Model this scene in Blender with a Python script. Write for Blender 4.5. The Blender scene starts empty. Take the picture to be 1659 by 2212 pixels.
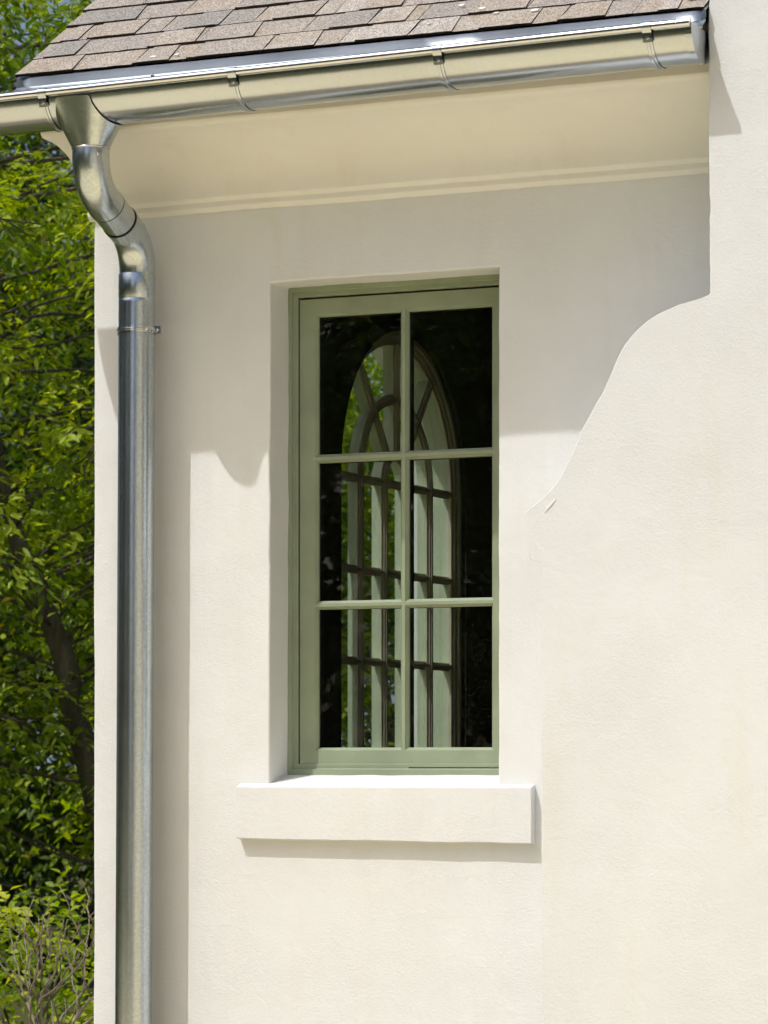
import bpy, bmesh, math, random
import numpy as np
from mathutils import Vector, Matrix, noise
random.seed(7)
R = math.radians
scene = bpy.context.scene
COL = scene.collection

# ------------------------------------------------------------------ camera
THETA = math.atan(7040.0 / 15500.0)
cam_d = bpy.data.cameras.new('camera')
cam = bpy.data.objects.new('camera', cam_d)
COL.objects.link(cam)
cam.location = (5.0576, -8.9346, 1.65)
cam.rotation_euler = (R(90), 0, THETA)
cam_d.sensor_fit = 'HORIZONTAL'
cam_d.sensor_width = 36.0
cam_d.lens = 36.0 * 7040.0 / 1659.0
cam_d.shift_y = 544.0 / 1659.0
cam_d.clip_start = 0.1
cam_d.clip_end = 6000
cam_d.dof.use_dof = True
cam_d.dof.focus_distance = 9.8
cam_d.dof.aperture_fstop = 13.0
scene.camera = cam

# ------------------------------------------------------------------ light
SUN = Vector((0.72, 1.0, -2.0)).normalized()          # direction the light travels
world = bpy.data.worlds.new('World')
scene.world = world
world.use_nodes = True
wn = world.node_tree
bg = wn.nodes['Background']
sky = wn.nodes.new('ShaderNodeTexSky')
sky.sky_type = 'NISHITA'
sky.sun_disc = False
sky.sun_elevation = math.asin(-SUN.z)
sky.sun_rotation = math.atan2(-SUN.x, -SUN.y)
sky.air_density = 0.75
sky.dust_density = 4.0
sky.ozone_density = 0.5
wn.links.new(sky.outputs[0], bg.inputs[0])
bg.inputs[1].default_value = 0.095
sl = bpy.data.lights.new('sun', 'SUN')
sl.energy = 2.0
sl.angle = R(0.55)
sl.color = (1.0, 0.993, 0.98)
so = bpy.data.objects.new('sun', sl)
COL.objects.link(so)
so.location = (-8, -12, 22)
so.rotation_euler = SUN.to_track_quat('-Z', 'Y').to_euler()
scene.view_settings.view_transform = 'Standard'
scene.view_settings.look = 'None'
scene.view_settings.gamma = 1.0
scene.view_settings.exposure = 0.46
scene.cycles.max_bounces = 6
scene.cycles.diffuse_bounces = 3
scene.cycles.glossy_bounces = 2
scene.cycles.transmission_bounces = 3
scene.cycles.transparent_max_bounces = 10
scene.cycles.use_adaptive_sampling = True
scene.cycles.adaptive_threshold = 0.05
scene.cycles.caustics_reflective = False
scene.cycles.caustics_refractive = False

# ------------------------------------------------------------------ materials
def new_mat(name):
    m = bpy.data.materials.new(name)
    m.use_nodes = True
    nt = m.node_tree
    return m, nt, nt.nodes['Principled BSDF']

def N(nt, kind, **kw):
    n = nt.nodes.new(kind)
    for k, v in kw.items():
        if k.startswith('i_'):
            n.inputs[k[2:].replace('_', ' ')].default_value = v
        else:
            setattr(n, k, v)
    return n

def ramp(nt, stops):
    r = nt.nodes.new('ShaderNodeValToRGB')
    e = r.color_ramp.elements
    while len(e) < len(stops):
        e.new(0.5)
    for i, (p, c) in enumerate(stops):
        e[i].position = p
        e[i].color = (c[0], c[1], c[2], 1)
    return r

def stucco(name, c1, c2, bump=0.35, seed=0.0, tint=(0.72, 0.66, 0.55)):
    m, nt, p = new_mat(name)
    L = nt.links.new
    geo = N(nt, 'ShaderNodeNewGeometry')
    mp = N(nt, 'ShaderNodeMapping')
    mp.inputs['Location'].default_value = (seed, seed * 1.7, 0)
    L(geo.outputs['Position'], mp.inputs[0])
    big = N(nt, 'ShaderNodeTexNoise', i_Scale=1.9, i_Detail=6.0, i_Roughness=0.62)
    L(mp.outputs[0], big.inputs['Vector'])
    r1 = ramp(nt, [(0.38, c1), (0.66, c2)])
    L(big.outputs[0], r1.inputs[0])
    # faint warm weather stains, drawn out vertically
    mp2 = N(nt, 'ShaderNodeMapping')
    mp2.inputs['Scale'].default_value = (9, 9, 1.1)
    L(geo.outputs['Position'], mp2.inputs[0])
    st = N(nt, 'ShaderNodeTexNoise', i_Scale=1.0, i_Detail=5.0, i_Roughness=0.6)
    L(mp2.outputs[0], st.inputs['Vector'])
    r2 = ramp(nt, [(0.55, (0, 0, 0)), (0.80, (0.34, 0.34, 0.34))])
    L(st.outputs[0], r2.inputs[0])
    mix = N(nt, 'ShaderNodeMix', data_type='RGBA')
    L(r2.outputs[0], mix.inputs['Factor'])
    L(r1.outputs[0], mix.inputs['A'])
    mix.inputs['B'].default_value = (*tint, 1)
    # tiny pits
    pit = N(nt, 'ShaderNodeTexNoise', i_Scale=46.0, i_Detail=3.0, i_Roughness=0.7)
    L(mp.outputs[0], pit.inputs['Vector'])
    r3 = ramp(nt, [(0.19, (0.80, 0.78, 0.74)), (0.27, (1, 1, 1))])
    L(pit.outputs[0], r3.inputs[0])
    mul = N(nt, 'ShaderNodeMix', data_type='RGBA', blend_type='MULTIPLY')
    mul.inputs['Factor'].default_value = 1.0
    L(mix.outputs['Result'], mul.inputs['A'])
    L(r3.outputs[0], mul.inputs['B'])
    L(mul.outputs['Result'], p.inputs['Base Color'])
    p.inputs['Roughness'].default_value = 0.92
    p.inputs['Specular IOR Level'].default_value = 0.15
    fine = N(nt, 'ShaderNodeTexNoise', i_Scale=120.0, i_Detail=5.0, i_Roughness=0.72)
    L(mp.outputs[0], fine.inputs['Vector'])
    mid = N(nt, 'ShaderNodeTexNoise', i_Scale=8.0, i_Detail=5.0, i_Roughness=0.6, i_Distortion=0.6)
    L(mp.outputs[0], mid.inputs['Vector'])
    # the float finish is stronger in some patches
    pa = N(nt, 'ShaderNodeTexNoise', i_Scale=2.6, i_Detail=2.0)
    L(mp.outputs[0], pa.inputs['Vector'])
    r4 = ramp(nt, [(0.35, (0.25, 0.25, 0.25)), (0.65, (1, 1, 1))])
    L(pa.outputs[0], r4.inputs[0])
    mm = N(nt, 'ShaderNodeMath', operation='MULTIPLY')
    L(fine.outputs[0], mm.inputs[0]); L(r4.outputs[0], mm.inputs[1])
    b1 = N(nt, 'ShaderNodeBump', i_Strength=bump, i_Distance=0.0035)
    L(mm.outputs[0], b1.inputs['Height'])
    b2 = N(nt, 'ShaderNodeBump', i_Strength=0.16, i_Distance=0.018)
    L(mid.outputs[0], b2.inputs['Height'])
    L(b1.outputs[0], b2.inputs['Normal'])
    L(b2.outputs[0], p.inputs['Normal'])
    return m

def paint(name, col, rough=0.45, var=0.12, spec=0.4):
    m, nt, p = new_mat(name)
    L = nt.links.new
    geo = N(nt, 'ShaderNodeNewGeometry')
    n1 = N(nt, 'ShaderNodeTexNoise', i_Scale=6.0, i_Detail=5.0)
    L(geo.outputs['Position'], n1.inputs['Vector'])
    r = ramp(nt, [(0.3, [c * (1 - var) for c in col]), (0.7, [min(1, c * (1 + var)) for c in col])])
    L(n1.outputs[0], r.inputs[0])
    L(r.outputs[0], p.inputs['Base Color'])
    p.inputs['Roughness'].default_value = rough
    p.inputs['Specular IOR Level'].default_value = spec
    n2 = N(nt, 'ShaderNodeTexNoise', i_Scale=90.0, i_Detail=3.0)
    L(geo.outputs['Position'], n2.inputs['Vector'])
    b = N(nt, 'ShaderNodeBump', i_Strength=0.12, i_Distance=0.002)
    L(n2.outputs[0], b.inputs['Height'])
    L(b.outputs[0], p.inputs['Normal'])
    return m

def zinc(name, col=(0.58, 0.60, 0.61), rough=0.27, stretch=(1, 1, 1), spangle=0.25, dent=0.035):
    m, nt, p = new_mat(name)
    L = nt.links.new
    geo = N(nt, 'ShaderNodeNewGeometry')
    mp = N(nt, 'ShaderNodeMapping')
    mp.inputs['Scale'].default_value = stretch
    L(geo.outputs['Position'], mp.inputs[0])
    n1 = N(nt, 'ShaderNodeTexNoise', i_Scale=7.0, i_Detail=6.0, i_Roughness=0.65)
    L(mp.outputs[0], n1.inputs['Vector'])
    v = N(nt, 'ShaderNodeTexVoronoi', i_Scale=190.0)
    L(geo.outputs['Position'], v.inputs['Vector'])
    r = ramp(nt, [(0.3, [c * 0.93 for c in col]), (0.7, [c * 1.05 for c in col])])
    L(n1.outputs[0], r.inputs[0])
    bw = N(nt, 'ShaderNodeRGBToBW')
    L(v.outputs['Color'], bw.inputs[0])
    ad = N(nt, 'ShaderNodeMath', operation='MULTIPLY_ADD')
    L(bw.outputs[0], ad.inputs[0]); ad.inputs[1].default_value = spangle; ad.inputs[2].default_value = 1.0 - spangle * 0.5
    mul = N(nt, 'ShaderNodeMix', data_type='RGBA', blend_type='MULTIPLY')
    mul.inputs['Factor'].default_value = 1.0
    L(r.outputs[0], mul.inputs['A']); L(ad.outputs[0], mul.inputs['B'])
    L(mul.outputs['Result'], p.inputs['Base Color'])
    p.inputs['Metallic'].default_value = 1.0
    rr = N(nt, 'ShaderNodeMapRange')
    L(n1.outputs[0], rr.inputs['Value'])
    rr.inputs['To Min'].default_value = rough - 0.03
    rr.inputs['To Max'].default_value = rough + 0.05
    L(rr.outputs[0], p.inputs['Roughness'])
    n3 = N(nt, 'ShaderNodeTexNoise', i_Scale=22.0, i_Detail=2.0)
    L(mp.outputs[0], n3.inputs['Vector'])
    b = N(nt, 'ShaderNodeBump', i_Strength=dent, i_Distance=0.003)
    L(n3.outputs[0], b.inputs['Height'])
    L(b.outputs[0], p.inputs['Normal'])
    return m

def glass_mat(name, gain=1.5, tint=(0.90, 0.93, 0.90)):
    m = bpy.data.materials.new(name)
    m.use_nodes = True
    nt = m.node_tree
    nt.nodes.clear()
    L = nt.links.new
    out = N(nt, 'ShaderNodeOutputMaterial')
    tr = N(nt, 'ShaderNodeBsdfTransparent')
    tr.inputs[0].default_value = (*tint, 1)
    gl = N(nt, 'ShaderNodeBsdfGlossy')
    gl.inputs['Roughness'].default_value = 0.0
    gl.inputs['Color'].default_value = (1, 1, 1, 1)
    geo = N(nt, 'ShaderNodeNewGeometry')
    n = N(nt, 'ShaderNodeTexNoise', i_Scale=3.0, i_Detail=1.0)
    L(geo.outputs['Position'], n.inputs['Vector'])
    b = N(nt, 'ShaderNodeBump', i_Strength=0.012, i_Distance=0.004)
    L(n.outputs[0], b.inputs['Height'])
    L(b.outputs[0], gl.inputs['Normal'])
    lw = N(nt, 'ShaderNodeFresnel')
    lw.inputs['IOR'].default_value = 1.5
    m1 = N(nt, 'ShaderNodeMath', operation='MULTIPLY', use_clamp=True)
    L(lw.outputs[0], m1.inputs[0]); m1.inputs[1].default_value = gain
    inv = N(nt, 'ShaderNodeMath', operation='SUBTRACT')
    inv.inputs[0].default_value = 1.0
    L(geo.outputs['Backfacing'], inv.inputs[1])
    m2 = N(nt, 'ShaderNodeMath', operation='MULTIPLY')
    L(m1.outputs[0], m2.inputs[0]); L(inv.outputs[0], m2.inputs[1])
    mx = N(nt, 'ShaderNodeMixShader')
    L(m2.outputs[0], mx.inputs[0]); L(tr.outputs[0], mx.inputs[1]); L(gl.outputs[0], mx.inputs[2])
    # a film of dust specks
    sp = N(nt, 'ShaderNodeTexNoise', i_Scale=420.0, i_Detail=2.0)
    L(geo.outputs['Position'], sp.inputs['Vector'])
    rs = ramp(nt, [(0.69, (0, 0, 0)), (0.74, (0.5, 0.5, 0.5))])
    L(sp.outputs[0], rs.inputs[0])
    df = N(nt, 'ShaderNodeBsdfDiffuse')
    df.inputs[0].default_value = (0.5, 0.48, 0.42, 1)
    mx2 = N(nt, 'ShaderNodeMixShader')
    L(rs.outputs[0], mx2.inputs[0]); L(mx.outputs[0], mx2.inputs[1]); L(df.outputs[0], mx2.inputs[2])
    L(mx2.outputs[0], out.inputs[0])
    return m

def plain(name, col, rough=0.8, metallic=0.0, spec=0.3):
    m, nt, p = new_mat(name)
    L = nt.links.new
    geo = N(nt, 'ShaderNodeNewGeometry')
    n1 = N(nt, 'ShaderNodeTexNoise', i_Scale=5.0, i_Detail=5.0)
    L(geo.outputs['Position'], n1.inputs['Vector'])
    r = ramp(nt, [(0.3, [c * 0.8 for c in col]), (0.7, [min(1, c * 1.2) for c in col])])
    L(n1.outputs[0], r.inputs[0])
    L(r.outputs[0], p.inputs['Base Color'])
    p.inputs['Roughness'].default_value = rough
    p.inputs['Metallic'].default_value = metallic
    p.inputs['Specular IOR Level'].default_value = spec
    return m

def leaf_mat(name, dark, mid, light, trans=0.45):
    m = bpy.data.materials.new(name)
    m.use_nodes = True
    nt = m.node_tree
    nt.nodes.clear()
    L = nt.links.new
    out = N(nt, 'ShaderNodeOutputMaterial')
    at = N(nt, 'ShaderNodeAttribute', attribute_name='tone')
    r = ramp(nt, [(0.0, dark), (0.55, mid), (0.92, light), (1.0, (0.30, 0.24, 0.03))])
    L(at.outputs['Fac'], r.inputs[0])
    p = N(nt, 'ShaderNodeBsdfPrincipled')
    L(r.outputs[0], p.inputs['Base Color'])
    p.inputs['Roughness'].default_value = 0.5
    p.inputs['Specular IOR Level'].default_value = 0.35
    t = N(nt, 'ShaderNodeBsdfTranslucent')
    hs = N(nt, 'ShaderNodeHueSaturation', i_Saturation=1.15, i_Value=1.5)
    L(r.outputs[0], hs.inputs['Color'])
    L(hs.outputs[0], t.inputs[0])
    mx = N(nt, 'ShaderNodeMixShader')
    mx.inputs[0].default_value = trans
    L(p.outputs[0], mx.inputs[1]); L(t.outputs[0], mx.inputs[2])
    L(mx.outputs[0], out.inputs[0])
    return m

def bark_mat(name, a, b, sc=18):
    m, nt, p = new_mat(name)
    L = nt.links.new
    tc = N(nt, 'ShaderNodeTexCoord')
    mp = N(nt, 'ShaderNodeMapping')
    mp.inputs['Scale'].default_value = (1, 1, 0.15)
    L(tc.outputs['Object'], mp.inputs[0])
    n = N(nt, 'ShaderNodeTexNoise', i_Scale=float(sc), i_Detail=6.0, i_Roughness=0.7)
    L(mp.outputs[0], n.inputs['Vector'])
    r = ramp(nt, [(0.35, a), (0.65, b)])
    L(n.outputs[0], r.inputs[0])
    L(r.outputs[0], p.inputs['Base Color'])
    p.inputs['Roughness'].default_value = 0.95
    bb = N(nt, 'ShaderNodeBump', i_Strength=0.9, i_Distance=0.03)
    L(n.outputs[0], bb.inputs['Height'])
    L(bb.outputs[0], p.inputs['Normal'])
    return m

def shingle_mat():
    m, nt, p = new_mat('asphalt_granules')
    L = nt.links.new
    at = N(nt, 'ShaderNodeAttribute', attribute_name='tone')
    geo = N(nt, 'ShaderNodeNewGeometry')
    cl = N(nt, 'ShaderNodeTexNoise', i_Scale=9.0, i_Detail=3.0)
    L(geo.outputs['Position'], cl.inputs['Vector'])
    ad = N(nt, 'ShaderNodeMath', operation='MULTIPLY_ADD')
    L(cl.outputs[0], ad.inputs[0]); ad.inputs[1].default_value = 0.55
    sub = N(nt, 'ShaderNodeMath', operation='SUBTRACT')
    L(at.outputs['Fac'], sub.inputs[0]); sub.inputs[1].default_value = 0.275
    L(sub.outputs[0], ad.inputs[2])
    r = ramp(nt, [(0.05, (0.30, 0.283, 0.258)), (0.3, (0.345, 0.313, 0.28)), (0.55, (0.385, 0.343, 0.298)),
                  (0.8, (0.38, 0.325, 0.26)), (1.0, (0.445, 0.41, 0.365))])
    L(ad.outputs[0], r.inputs[0])
    g = N(nt, 'ShaderNodeTexVoronoi', i_Scale=330.0)
    L(geo.outputs['Position'], g.inputs['Vector'])
    bw = N(nt, 'ShaderNodeRGBToBW')
    L(g.outputs['Color'], bw.inputs[0])
    mr = N(nt, 'ShaderNodeMapRange')
    L(bw.outputs[0], mr.inputs['Value'])
    mr.inputs['From Min'].default_value = 0.15; mr.inputs['From Max'].default_value = 0.85
    mr.inputs['To Min'].default_value = 0.45; mr.inputs['To Max'].default_value = 1.5
    mul = N(nt, 'ShaderNodeMix', data_type='RGBA', blend_type='MULTIPLY')
    mul.inputs['Factor'].default_value = 1.0
    L(r.outputs[0], mul.inputs['A']); L(mr.outputs[0], mul.inputs['B'])
    L(mul.outputs['Result'], p.inputs['Base Color'])
    p.inputs['Roughness'].default_value = 0.95
    p.inputs['Specular IOR Level'].default_value = 0.15
    b = N(nt, 'ShaderNodeBump', i_Strength=0.5, i_Distance=0.003)
    L(bw.outputs[0], b.inputs['Height'])
    L(b.outputs[0], p.inputs['Normal'])
    return m

def ground_mat(name, lo, hi, sc=0.35):
    m, nt, p = new_mat(name)
    L = nt.links.new
    geo = N(nt, 'ShaderNodeNewGeometry')
    n1 = N(nt, 'ShaderNodeTexNoise', i_Scale=sc, i_Detail=8.0, i_Roughness=0.6)
    L(geo.outputs['Position'], n1.inputs['Vector'])
    r = ramp(nt, [(0.3, lo), (0.7, hi)])
    L(n1.outputs[0], r.inputs[0])
    L(r.outputs[0], p.inputs['Base Color'])
    p.inputs['Roughness'].default_value = 0.95
    p.inputs['Specular IOR Level'].default_value = 0.1
    n2 = N(nt, 'ShaderNodeTexNoise', i_Scale=40.0, i_Detail=4.0)
    L(geo.outputs['Position'], n2.inputs['Vector'])
    b = N(nt, 'ShaderNodeBump', i_Strength=0.5, i_Distance=0.02)
    L(n2.outputs[0], b.inputs['Height'])
    L(b.outputs[0], p.inputs['Normal'])
    return m

M = {}
M['stucco'] = stucco('white_stucco', (0.785, 0.805, 0.80), (0.745, 0.755, 0.745), 0.65)
M['stucco_shoulder'] = stucco('white_stucco_chalky', (0.730, 0.757, 0.768), (0.690, 0.713, 0.718), 0.75, 5.0)
M['stucco_trim'] = stucco('cream_stucco_trim', (0.84, 0.84, 0.80), (0.815, 0.81, 0.765), 0.4, 9.0)
M['stucco_wing'] = stucco('ochre_cream_stucco', (0.83, 0.78, 0.68), (0.80, 0.75, 0.65), 0.4, 13.0)
M['green'] = paint('sage_green_paint', (0.285, 0.335, 0.225), 0.45, 0.10)
M['pale_green'] = paint('pale_sage_paint', (0.50, 0.57, 0.43), 0.5, 0.06)
M['taupe'] = paint('taupe_moulding_paint', (0.62, 0.56, 0.45), 0.5, 0.12)
M['spacer'] = plain('black_glazing_spacer', (0.006, 0.006, 0.006), 0.6)
M['glass'] = glass_mat('window_glass')
M['glass_far'] = glass_mat('arched_window_glass', 1.0, (0.93, 0.95, 0.93))
M['zinc'] = zinc('galvanised_steel', (0.555, 0.60, 0.65), stretch=(0.25, 1.2, 1.2), rough=0.20, spangle=0.10)
M['zinc_pipe'] = zinc('galvanised_pipe', (0.53, 0.585, 0.625), 0.235, (1.2, 1.2, 0.3), 0.26, 0.012)
M['zinc_bright'] = zinc('bright_steel', (0.70, 0.71, 0.72), 0.15, (0.3, 1, 1), 0.05)
M['zinc_flash'] = zinc('flashing_steel', (0.54, 0.595, 0.635), 0.32, (0.3, 1.2, 1.2), 0.05)
M['zinc_hopper'] = zinc('galvanised_hopper', (0.50, 0.55, 0.58), 0.19, (1, 1, 1), 0.30, 0.02)
M['seam'] = plain('dark_seam', (0.03, 0.03, 0.03), 0.6)
M['shingle'] = shingle_mat()
M['asphalt_edge'] = plain('asphalt_cut_edge', (0.035, 0.022, 0.016), 0.9)
M['deck'] = plain('roof_underlay', (0.03, 0.025, 0.02), 0.9)
M['white_spot'] = plain('lichen_white', (0.75, 0.75, 0.72), 0.9)
M['room'] = plain('shade_dark_room', (0.022, 0.017, 0.010), 0.9)  # backlit interior shade put into the wall colour
M['room_plaster'] = plain('room_plaster', (0.55, 0.52, 0.45), 0.9)
M['room_floor'] = plain('pale_oak_floor', (0.42, 0.33, 0.22), 0.5)
M['ground'] = ground_mat('lawn_and_soil', (0.050, 0.065, 0.020), (0.115, 0.110, 0.045))
M['damping_bed'] = ground_mat('damping_bed_ground', (0.20, 0.165, 0.115), (0.30, 0.255, 0.18), 3.0)  # tone of the added strip, chosen to weaken ground bounce
M['patio'] = ground_mat('warm_limestone_gravel', (0.84, 0.72, 0.44), (0.89, 0.775, 0.50), 2.0)
M['leaf_a'] = leaf_mat('bright_tree_leaf', (0.075, 0.140, 0.009), (0.29, 0.40, 0.025), (0.52, 0.58, 0.05))
M['leaf_b'] = leaf_mat('dark_tree_leaf', (0.022, 0.046, 0.008), (0.048, 0.090, 0.014), (0.085, 0.130, 0.022), 0.35)
M['bark'] = bark_mat('grey_bark', (0.055, 0.045, 0.035), (0.17, 0.14, 0.11))
M['twig'] = bark_mat('dry_twig_bark', (0.26, 0.21, 0.15), (0.44, 0.37, 0.28), 40)
M['hill'] = plain('hazy_hill', (0.16, 0.20, 0.24), 1.0)

# ------------------------------------------------------------------ helpers
def link(o, parent=None):
    COL.objects.link(o)
    if parent is not None:
        o.parent = parent
    return o

def mesh_obj(name, verts, faces, mats, parent=None, smooth=False, fmat=None):
    me = bpy.data.meshes.new(name)
    me.from_pydata([tuple(v) for v in verts], [], faces)
    if not isinstance(mats, (list, tuple)):
        mats = [mats]
    for m in mats:
        me.materials.append(m)
    if fmat:
        me.polygons.foreach_set('material_index', fmat)
    if smooth:
        me.polygons.foreach_set('use_smooth', [True] * len(me.polygons))
    me.update()
    return link(bpy.data.objects.new(name, me), parent)

def fix_normals(o):
    bm = bmesh.new(); bm.from_mesh(o.data)
    bmesh.ops.remove_doubles(bm, verts=bm.verts, dist=1e-5)
    bmesh.ops.recalc_face_normals(bm, faces=bm.faces)
    bm.to_mesh(o.data); bm.free()

def bevel(o, w, seg=2, ang=35):
    b = o.modifiers.new('edge', 'BEVEL')
    b.width = w; b.segments = seg; b.limit_method = 'ANGLE'; b.angle_limit = R(ang)
    b.harden_normals = True
    return o

def empty(name, loc, label, cat, group=None):
    o = bpy.data.objects.new(name, None)
    o.location = loc
    o.empty_display_size = 0.1
    link(o)
    tag(o, label, cat, group)
    return o

def tag(o, label, cat, group=None, kind=None):
    if label: o['label'] = label
    if cat: o['category'] = cat
    if group: o['group'] = group
    if kind: o['kind'] = kind
    return o

class MB:
    def __init__(s): s.v = []; s.f = []; s.m = []
    def quad(s, a, b, c, d, mi=0):
        n = len(s.v); s.v += [a, b, c, d]; s.f.append((n, n + 1, n + 2, n + 3)); s.m.append(mi)
    def poly(s, pts, mi=0):
        n = len(s.v); s.v += list(pts); s.f.append(tuple(range(n, n + len(pts)))); s.m.append(mi)
    def box(s, x0, x1, y0, y1, z0, z1, mi=0):
        n = len(s.v)
        s.v += [(x0, y0, z0), (x1, y0, z0), (x1, y1, z0), (x0, y1, z0), (x0, y0, z1), (x1, y0, z1), (x1, y1, z1), (x0, y1, z1)]
        for f in ((0, 3, 2, 1), (4, 5, 6, 7), (0, 1, 5, 4), (1, 2, 6, 5), (2, 3, 7, 6), (3, 0, 4, 7)):
            s.f.append(tuple(n + i for i in f)); s.m.append(mi)
    def tube(s, pts, radii, k=16, cap=True, mi=0, up=None):
        n = len(s.v); pts = [Vector(p) for p in pts]
        prev = None
        for i, p in enumerate(pts):
            t = (pts[min(i + 1, len(pts) - 1)] - pts[max(i - 1, 0)]).normalized()
            a = Vector(up) if up else (prev if prev else (Vector((1, 0, 0)) if abs(t.x) < .9 else Vector((0, 0, 1))))
            b = t.cross(a).normalized(); a = b.cross(t).normalized(); prev = a
            r = radii[i] if isinstance(radii, (list, tuple)) else radii
            for j in range(k):
                an = 2 * math.pi * j / k
                s.v.append(tuple(p + a * (r * math.cos(an)) + b * (r * math.sin(an))))
        for i in range(len(pts) - 1):
            for j in range(k):
                q = (j + 1) % k
                s.f.append((n + i * k + j, n + i * k + q, n + (i + 1) * k + q, n + (i + 1) * k + j)); s.m.append(mi)
        if cap:
            s.f.append(tuple(n + j for j in range(k))[::-1]); s.m.append(mi)
            e = n + (len(pts) - 1) * k
            s.f.append(tuple(e + j for j in range(k))); s.m.append(mi)
    def build(s, name, mats, parent=None, smooth=False, normals=True):
        o = mesh_obj(name, s.v, s.f, mats, parent, smooth, s.m)
        if normals: fix_normals(o)
        return o

def sharp(o, ang=40):
    """smooth shading that keeps creases"""
    me = o.data
    me.polygons.foreach_set('use_smooth', [True] * len(me.polygons))
    bm = bmesh.new(); bm.from_mesh(me)
    for e in bm.edges:
        if len(e.link_faces) == 2 and e.calc_face_angle(0) > R(ang):
            e.smooth = False
    bm.to_mesh(me); bm.free()
    return o

def nz(x, y, z, s=1.0):
    return noise.noise(Vector((x * s, y * s, z * s)))

def spaced(a, b, step, fixed=()):
    pts = sorted([a, b] + [f for f in fixed if a < f < b])
    out = []
    for p, q in zip(pts, pts[1:]):
        n = max(1, round((q - p) / step))
        out += [p + (q - p) * i / n for i in range(n)]
    return out + [pts[-1]]

# ------------------------------------------------------------------ setting
g = mesh_obj('ground', [(-900, -900, 0), (900, -900, 0), (900, 900, 0), (-900, 900, 0)], [(0, 1, 2, 3)], M['ground'])
tag(g, None, None, kind='structure')

pt = mesh_obj('patio', [(-6.5, -8.6, 0.006), (20, -8.6, 0.006), (20, -1.0, 0.006), (-6.5, -1.0, 0.006)], [(0, 1, 2, 3)], M['patio'])
tag(pt, None, None, kind='structure')

bed = mesh_obj('bounce_damping_bed', [(-3.0, -1.0, 0.004), (20, -1.0, 0.004), (20, 0.2, 0.004), (-3.0, 0.2, 0.004)], [(0, 1, 2, 3)], M['damping_bed'])  # unseen strip added to cut bounce light on the lower wall
tag(bed, None, None, kind='structure')

def hills():
    mb = MB()
    n = 90
    pr = []
    for i in range(n + 1):
        x = -900 + 1600 * i / n
        h = 34 + 26 * nz(x, 3, 0, 0.006) + 9 * nz(x, 9, 0, 0.03)
        pr.append((x, h))
    for i in range(n):
        (x0, h0), (x1, h1) = pr[i], pr[i + 1]
        mb.quad((x0, 640, -1), (x1, 640, -1), (x1, 760, h1), (x0, 760, h0))
        mb.quad((x0, 760, h0), (x1, 760, h1), (x1, 900, -1), (x0, 900, -1))
    tag(mb.build('hills', M['hill'], smooth=True), None, None, kind='structure')
hills()

# ------------------------------------------------------------------ house
house = empty('house', (0, 0, 0), 'white stucco house wing with a green casement window under a shingled roof', 'house')

OX0, OX1, OZ0, OZ1 = 0.618, 1.373, 1.56, 3.122        # window opening
PITCH = 0.685
SA = math.atan(PITCH); SC, SS = math.cos(SA), math.sin(SA)
EY, EZ = -0.400, 3.726                                 # eave line of the shingles
def roof_z(y): return EZ + PITCH * (y - EY)

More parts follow.
